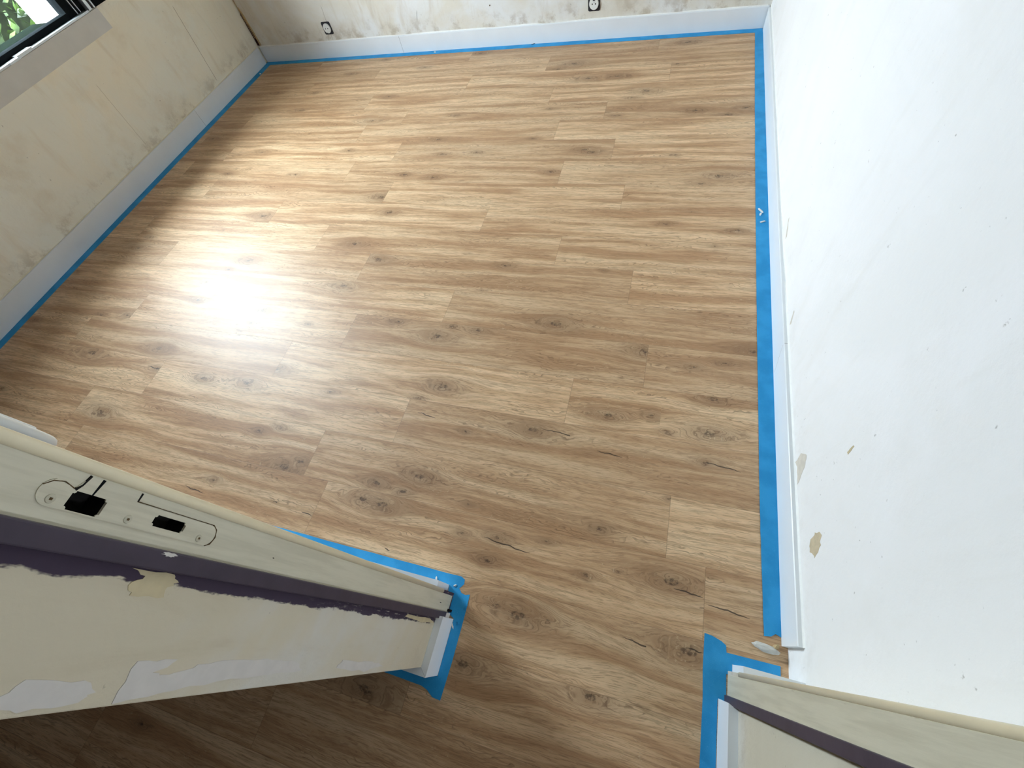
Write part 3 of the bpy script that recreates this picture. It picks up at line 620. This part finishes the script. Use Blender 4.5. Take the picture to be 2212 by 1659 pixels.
def BB(x, y): return (x, y + 0.018 - 0.0097 * (x + 3.597))
tape('masking_tape', [BB(-3.596, -0.001), BB(-0.007, -0.001), BB(-0.007, -0.049), BB(-1.4, -0.0475), BB(-2.5, -0.050), BB(-3.596, -0.048)], 'long blue tape strip along the back wall skirting', z0=0.0007, sub=14, seed=2)
tape('masking_tape', [(-0.006, -0.06), (-0.006, -3.17), (-0.046, -3.172), (-0.0515, -2.87), (-0.054, -2.3), (-0.0545, -1.6), (-0.053, -0.8), (-0.048, -0.06)], 'long blue tape strip beside the right wall skirting', z0=0.0012, sub=10, seed=3)
tape('masking_tape', [(-0.004, -3.148), (-0.004, -3.186), (-0.018, -3.181), (-0.030, -3.190), (-0.046, -3.192), (-0.046, -3.158), (-0.02, -3.152)], 'short torn blue tape piece at the near end of the right strip', z0=0.0018, seed=4, jit=0.001)
tape('masking_tape', [(-3.5, -3.274), (-3.5, -3.240), (-1.4, -3.2435), (-0.90, -3.2435), (-0.853, -3.2425), (-0.8405, -3.2480), (-0.8385, -3.2600), (-0.8470, -3.2720), (-0.858, -3.289), (-0.879, -3.292), (-0.881, -3.274)], 'blue tape strip on the room side of the left partition', sub=8, seed=5)
tape('masking_tape', [(-0.868, -3.276), (-0.8475, -3.2755), (-0.8385, -3.2845), (-0.826, -3.2870), (-0.8130, -3.2825), (-0.8115, -3.34), (-0.8120, -3.45), (-0.8155, -3.5395), (-0.832, -3.536), (-0.8405, -3.49), (-0.8405, -3.353), (-0.866, -3.34)], 'blue tape strip round the end of the left partition', z0=0.0007, seed=6, jit=0.0004)
tape('masking_tape', [(-0.840, -3.4925), (-0.8165, -3.4925), (-0.8155, -3.5415), (-0.8380, -3.5405), (-0.858, -3.529), (-0.876, -3.5240), (-1.0, -3.5235), (-2.8, -3.528), (-2.8, -3.4925)], 'blue tape strip on the hall side of the left partition', z0=0.0012, seed=7, jit=0.0006)
tape('masking_tape', [(-0.183, -3.221), (-0.165, -3.2225), (-0.143, -3.2285), (-0.1325, -3.2355), (-0.131, -3.250), (-0.1295, -3.356), (-0.148, -3.3565), (-0.148, -3.50), (-0.182, -3.52), (-0.1815, -3.36), (-0.184, -3.30)], 'blue tape strip running past the end of the right partition', z0=0.0002, seed=8, jit=0.0006)
tape('masking_tape', [(-0.182, -3.2975), (-0.182, -3.2500), (-0.131, -3.2515), (-0.010, -3.2490), (-0.010, -3.2735), (-0.117, -3.2735), (-0.1175, -3.298)], 'short blue tape strip on the room side of the right partition', z0=0.0007, seed=9, jit=0.0005)
# curled slivers on the tape around the frame foot
for i, (x, y, a, L) in enumerate(((-0.8160, -3.325, 75, 0.016), (-0.8290, -3.362, 20, 0.010))):
    bm = bmesh.new(); n = 6; pv = None
    for k in range(n + 1):
        t = k / n; p = (L * t, 0, 0.0016 + 0.006 * math.sin(t * 2.2)); wd = 0.005 * (1 - 0.6 * t)
        cur = [bm.verts.new((p[0], -wd, p[2])), bm.verts.new((p[0], wd, p[2] + 0.001)), bm.verts.new((p[0], wd, p[2] + 0.0004)), bm.verts.new((p[0], -wd, p[2] - 0.0006))]
        if pv:
            for q in range(4): bm.faces.new((pv[q], pv[(q + 1) % 4], cur[(q + 1) % 4], cur[q]))
        else: bm.faces.new(cur)
        pv = cur
    bm.faces.new(pv)
    o = obj('tape_curl', bm, M['tape']); o.location = (x, y, 0); o.rotation_euler = (0, 0, math.radians(a))
    tag(o, ('curled blue tape sliver right of the purple stop foot', 'curled blue tape sliver by the upper end of the white end skirting')[i], 'tape scrap')

# ------------------------------------------------------------------ sockets on the back wall
def rrect(w_, h_, r_, n=6):
    P = []
    for cx, cy, a0 in ((w_ - r_, h_ - r_, 0), (-w_ + r_, h_ - r_, 90), (-w_ + r_, -h_ + r_, 180), (w_ - r_, -h_ + r_, 270)):
        for i in range(n + 1):
            a = math.radians(a0 + 90 * i / n); P.append((cx + r_ * math.cos(a), cy + r_ * math.sin(a)))
    return P
def socket(x, z, label, dark_tab):
    y = 0.0185 - 0.0097 * (x + 3.597) + 0.0095 + 0.002
    s = tag(empty('wall_socket', (x, y, z), BA), label, 'socket', None)
    bm = bmesh.new(); prism(bm, rrect(0.036, 0.038, 0.009), 'y', -0.003, 0.0); obj('back_plate', bm, M['black_plastic'], s)
    bm = bmesh.new(); prism(bm, [(0.0285 * math.cos(2 * math.pi * i / 36), 0.030 * math.sin(2 * math.pi * i / 36)) for i in range(36)], 'y', -0.011, -0.0028)
    bmesh.ops.bevel(bm, geom=[e_ for e_ in bm.edges if e_.verts[0].co.y < -0.01 and e_.verts[1].co.y < -0.01], offset=0.002, segments=2, affect='EDGES')
    f_ = obj('socket_face', bm, M['white_plastic'], s)
    for px in (-0.0095, 0.0095):
        bm = bmesh.new(); bmesh.ops.create_cone(bm, cap_ends=True, segments=14, radius1=0.0034, radius2=0.0034, depth=0.0012, matrix=Matrix.Translation((px, -0.0111, 0)) @ Matrix.Rotation(math.pi / 2, 4, 'X')); obj('pin_hole', bm, M['dark'], f_)
    bm = bmesh.new(); bmesh.ops.create_cone(bm, cap_ends=True, segments=14, radius1=0.0022, radius2=0.0022, depth=0.006, matrix=Matrix.Translation((0, -0.0135, 0.011)) @ Matrix.Rotation(math.pi / 2, 4, 'X')); obj('earth_pin', bm, M['alu'], f_)
    if dark_tab == 1:
        bm = bmesh.new(); box(bm, -0.006, 0.008, -0.0116, -0.0108, 0.016, 0.023, 0.0008); obj('shutter_tab', bm, M['black_plastic'], f_)
    else:
        bm = bmesh.new(); box(bm, -0.015, -0.002, -0.0116, -0.0040, -0.031, -0.025, 0.0008); obj('fixing_claw', bm, M['black_plastic'], f_)
    return s
socket(-2.918, 0.183, 'white round socket on dark plate nearest the window corner', 0)
socket(-0.985, 0.185, 'white round socket on dark plate farther along the back wall', 1)

# small screw stub in the back wall
bm = bmesh.new(); bmesh.ops.create_cone(bm, cap_ends=True, segments=12, radius1=0.0035, radius2=0.0028, depth=0.006, matrix=Matrix.Rotation(math.pi / 2, 4, 'X'))
o = obj('wall_plug', bm, M['edge_brown']); o.location = (-1.651, 0.0085, 0.224); tag(o, 'small brown wall plug between the two sockets', 'wall plug')

# torn corner between the window wall and the back wall
cb = struct(empty('trim_1', (-3.6, 0.02, 0.11)), 'torn paper strip in the corner baring maroon paint', 'trim')
def jag(pts, name, mat, y0, y1, seed, jit=0.0012):
    rnd = random.Random(seed); P = []
    for i in range(len(pts)):
        a, b2 = pts[i], pts[(i + 1) % len(pts)]
        for k in range(5):
            t = k / 5; P.append((a[0] + (b2[0] - a[0]) * t + rnd.uniform(-jit, jit), a[1] + (b2[1] - a[1]) * t))
    bm = bmesh.new(); prism(bm, P, 'y', y0, y1); return kid(obj(name, bm, mat, cb))
jag([(-3.6075, 0.114), (-3.584, 0.112), (-3.585, 0.17), (-3.588, 0.24), (-3.596, 0.335), (-3.6075, 0.31)], 'bared_strip', M['crack'], 0.0255, 0.031, 3)
jag([(-3.585, 0.114), (-3.576, 0.113), (-3.577, 0.20), (-3.583, 0.29), (-3.593, 0.355), (-3.597, 0.34), (-3.590, 0.27), (-3.586, 0.19)], 'torn_edge', M['torn'], 0.0235, 0.031, 4)
jag([(-3.597, 0.16), (-3.5935, 0.16), (-3.596, 0.27), (-3.600, 0.33)], 'torn_edge', M['torn'], 0.0245, 0.031, 5, 0.0005)
jag([(-3.603, 0.33), (-3.600, 0.33), (-3.601, 0.60), (-3.603, 0.60)], 'torn_edge', M['torn'], 0.026, 0.031, 6, 0.0008)

# ------------------------------------------------------------------ window
win = struct(empty('window_1', LO, LA), 'dark framed sliding window with aluminium track over a smooth apron', 'window')
def wpart(name, bb, mat, bev=0.001, par=win):
    bm = bmesh.new(); box(bm, *bb, bev); return obj(name, bm, M[mat], par)
wpart('apron', (-0.0125, 0.001, -3.0, -0.972, 0.632, 0.727), 'apron', 0.0008)
wpart('sill_track', (-0.075, 0.006, WY0 + 0.01, -1.035, SILL - 0.006, SILL + 0.003), 'alu', 0.001)
wpart('track_stop', (-0.03, 0.010, -1.545, -1.45, SILL - 0.001, SILL + 0.009), 'alu', 0.001)
wpart('track_stop', (-0.025, 0.013, -1.60, -1.535, SILL - 0.006, SILL + 0.004), 'alu', 0.001)
wpart('bottom_rail', (-0.085, -0.030, WY0 + 0.01, -1.09, SILL + 0.002, SILL + 0.028), 'black_frame', 0.002)
wpart('top_rail', (-0.085, -0.030, WY0 + 0.01, -1.09, 2.25, 2.295), 'black_frame', 0.002)
wpart('stile', (-0.088, -0.028, -1.135, -1.020, SILL + 0.001, 2.295), 'black_frame', 0.002)
wpart('stile', (-0.088, -0.028, WY0 + 0.005, WY0 + 0.08, SILL + 0.001, 2.295), 'black_frame', 0.002)
wpart('stile_bead', (-0.030, -0.022, -1.082, -1.078, SILL + 0.004, 2.29), 'alu', 0.0006)
wpart('stile_bead', (-0.030, -0.022, -1.060, -1.056, SILL + 0.004, 2.29), 'alu', 0.0006)
wpart('side_track', (-0.070, -0.002, -1.020, -1.000, SILL - 0.004, 2.295), 'alu', 0.001)
wpart('side_track', (-0.070, 0.002, -0.988, -0.978, SILL - 0.004, 2.295), 'alu', 0.001)
wpart('side_track', (-0.072, -0.012, -1.000, -0.988, SILL - 0.004, 2.295), 'black_frame', 0.001)
wpart('inner_jamb', (-0.085, 0.006, -0.978, -0.880, SILL - 0.004, 2.30), 'black_frame', 0.002)
wpart('pane', (-0.062, -0.058, WY0 + 0.07, -1.125, SILL + 0.02, 2.26), 'glass', 0)
wpart('outer_sill', (-0.40, -0.09, OY0 - 0.002, OY1 + 0.002, SILL - 0.03, SILL - 0.008), 'dark_sill', 0.002)
# unseen roller shutter outside, added to limit the skylight coming in
bm = bmesh.new(); zz = HEAD
while zz < 2.30:
    box(bm, -0.205, -0.190, OY0 + 0.002, OY1 - 0.002, zz, zz + 0.0385, 0.003); zz += 0.040
obj('added_shutter', bm, M['shutter'], win)

# ------------------------------------------------------------------ outside
bm = bmesh.new(); box(bm, -30, -4.0, -18, 14, -0.5, -0.30); struct(obj('ground_outside', bm, M['grass']), 'green lawn outside the window', 'ground')
bm = bmesh.new(); rnd = random.Random(5)
for i in range(22000):
    y = rnd.uniform(-6, 3.0); zt = 1.25 + 0.15 * mn.noise(Vector((y * 1.3, 0, 0))); z = rnd.uniform(-0.3, zt) if rnd.random() < .7 else zt
    x = -5.9 + rnd.uniform(-0.5, 0.5) + 0.25 * mn.noise(Vector((y * 2, z * 2, 0)))
    s = rnd.uniform(0.03, 0.07); e1 = Vector((rnd.gauss(0, 1), rnd.gauss(0, 1), rnd.gauss(0, 1))).normalized(); e2_ = e1.cross(Vector((rnd.gauss(0, 1), rnd.gauss(0, 1), rnd.gauss(0, 1)))).normalized()
    c = Vector((x, y, z))
    bm.faces.new([bm.verts.new(c + v) for v in (e1 * s, e2_ * s * .45, -e1 * s, -e2_ * s * .45)])
me = bpy.data.meshes.new('hedge'); bm.to_mesh(me); bm.free(); me.materials.append(M['leaf'])
hg = bpy.data.objects.new('hedge', me); COL.objects.link(hg); tag(hg, 'bright green hedge seen through the window', 'hedge')
bm = bmesh.new(); box(bm, -6.15, -5.75, -6.0, 3.0, -0.3, 1.0, 0.1); obj('hedge_core', bm, M['core_dark'], hg)  # solid block coloured dark for the hedge's shaded inside

# ------------------------------------------------------------------ small debris
def chip(name, x, y, z, sx_, sy_, sz_, rot, label, mat, cat, seed=1, group=None):
    rnd = random.Random(seed); bm = bmesh.new(); bmesh.ops.create_icosphere(bm, subdivisions=2, radius=1)
    for v in bm.verts:
        k = 1 + rnd.uniform(-0.25, 0.25); v.co = Vector((v.co.x * sx_ * k, v.co.y * sy_ * k, max(v.co.z, -0.5) * sz_ * k))
    zmin = min(v.co.z for v in bm.verts)
    for v in bm.verts: v.co.z -= zmin
    o = obj(name, bm, mat); o.location = (x, y, z); o.rotation_euler = (0, 0, math.radians(rot)); return tag(o, label, cat, group)
chip('plaster_chip', -3.553, -0.165, 0.0007, 0.006, 0.005, 0.003, 20, 'white plaster crumb on the tape near the window corner', M['chip'], 'plaster chip', 1)
chip('plaster_chip', -2.104, -0.022, 0.0011, 0.008, 0.006, 0.003, 0, 'white plaster crumb on the back wall tape', M['chip'], 'plaster chip', 2)
for i, (px, py, a, L_, lb) in enumerate(((-0.036, -1.600, -55, 0.016, 'curved white plaster shaving on the right tape, upper arm'), (-0.036, -1.622, 70, 0.010, 'curved white plaster shaving on the right tape, lower hook'), (-0.029, -1.668, 20, 0.012, 'leaf shaped white plaster shaving below the curved one'))):
    chip('plaster_chip', px, py, 0.0017, L_, 0.0042, 0.0025, a, lb, M['chip'], 'plaster chip', 5 + i)
chip('plaster_chip', -0.8375, -3.3705, 0.0012, 0.008, 0.0022, 0.002, -60, 'thin white paint flake by the left partition end skirting', M['chip'], 'plaster chip', 9)
chip('plaster_chip', -0.8640, -3.2700, 0.0007, 0.005, 0.0025, 0.002, 30, 'white crumb on tape at the corner of the door frame', M['chip'], 'plaster chip', 10)
chip('plaster_chip', -0.9250, -3.2660, 0.0007, 0.003, 0.007, 0.002, 20, 'white crumb beside the room side partition skirting', M['chip'], 'plaster chip', 11)
chip('nail', -1.385, -0.008, 0.0011, 0.016, 0.0022, 0.002, 35, 'small black nail lying on the back wall tape', M['dark'], 'nail', 12)
# crumpled white paper plug by the near end of the right skirting
sc = tag(empty('paper_plug', (-0.040, -3.222, 0)), 'crumpled off-white paper plug near the right skirting end', 'paper scrap')
def blob(name, c, s, rot, seed, mat):
    rnd = random.Random(seed); bm = bmesh.new(); bmesh.ops.create_icosphere(bm, subdivisions=4, radius=1)
    for v in bm.verts:
        n_ = 1 + 0.22 * mn.noise(v.co * 2.1 + Vector((seed, 0, 0))) + 0.06 * mn.noise(v.co * 7)
        v.co = Vector((v.co.x * s[0] * n_, v.co.y * s[1] * n_, max(v.co.z, -0.6) * s[2] * n_))
    zm = min(v.co.z for v in bm.verts)
    for v in bm.verts: v.co.z -= zm
    o = obj(name, bm, mat, sc, True); o.location = c; o.rotation_euler = (0, 0, math.radians(rot)); return o
blob('rolled_end', (-0.004, 0.003, 0.0003), (0.030, 0.0095, 0.012), -8, 3, M['skirt_end'])
blob('torn_fold', (0.018, 0.010, 0.0003), (0.012, 0.005, 0.008), 40, 6, M['torn'])
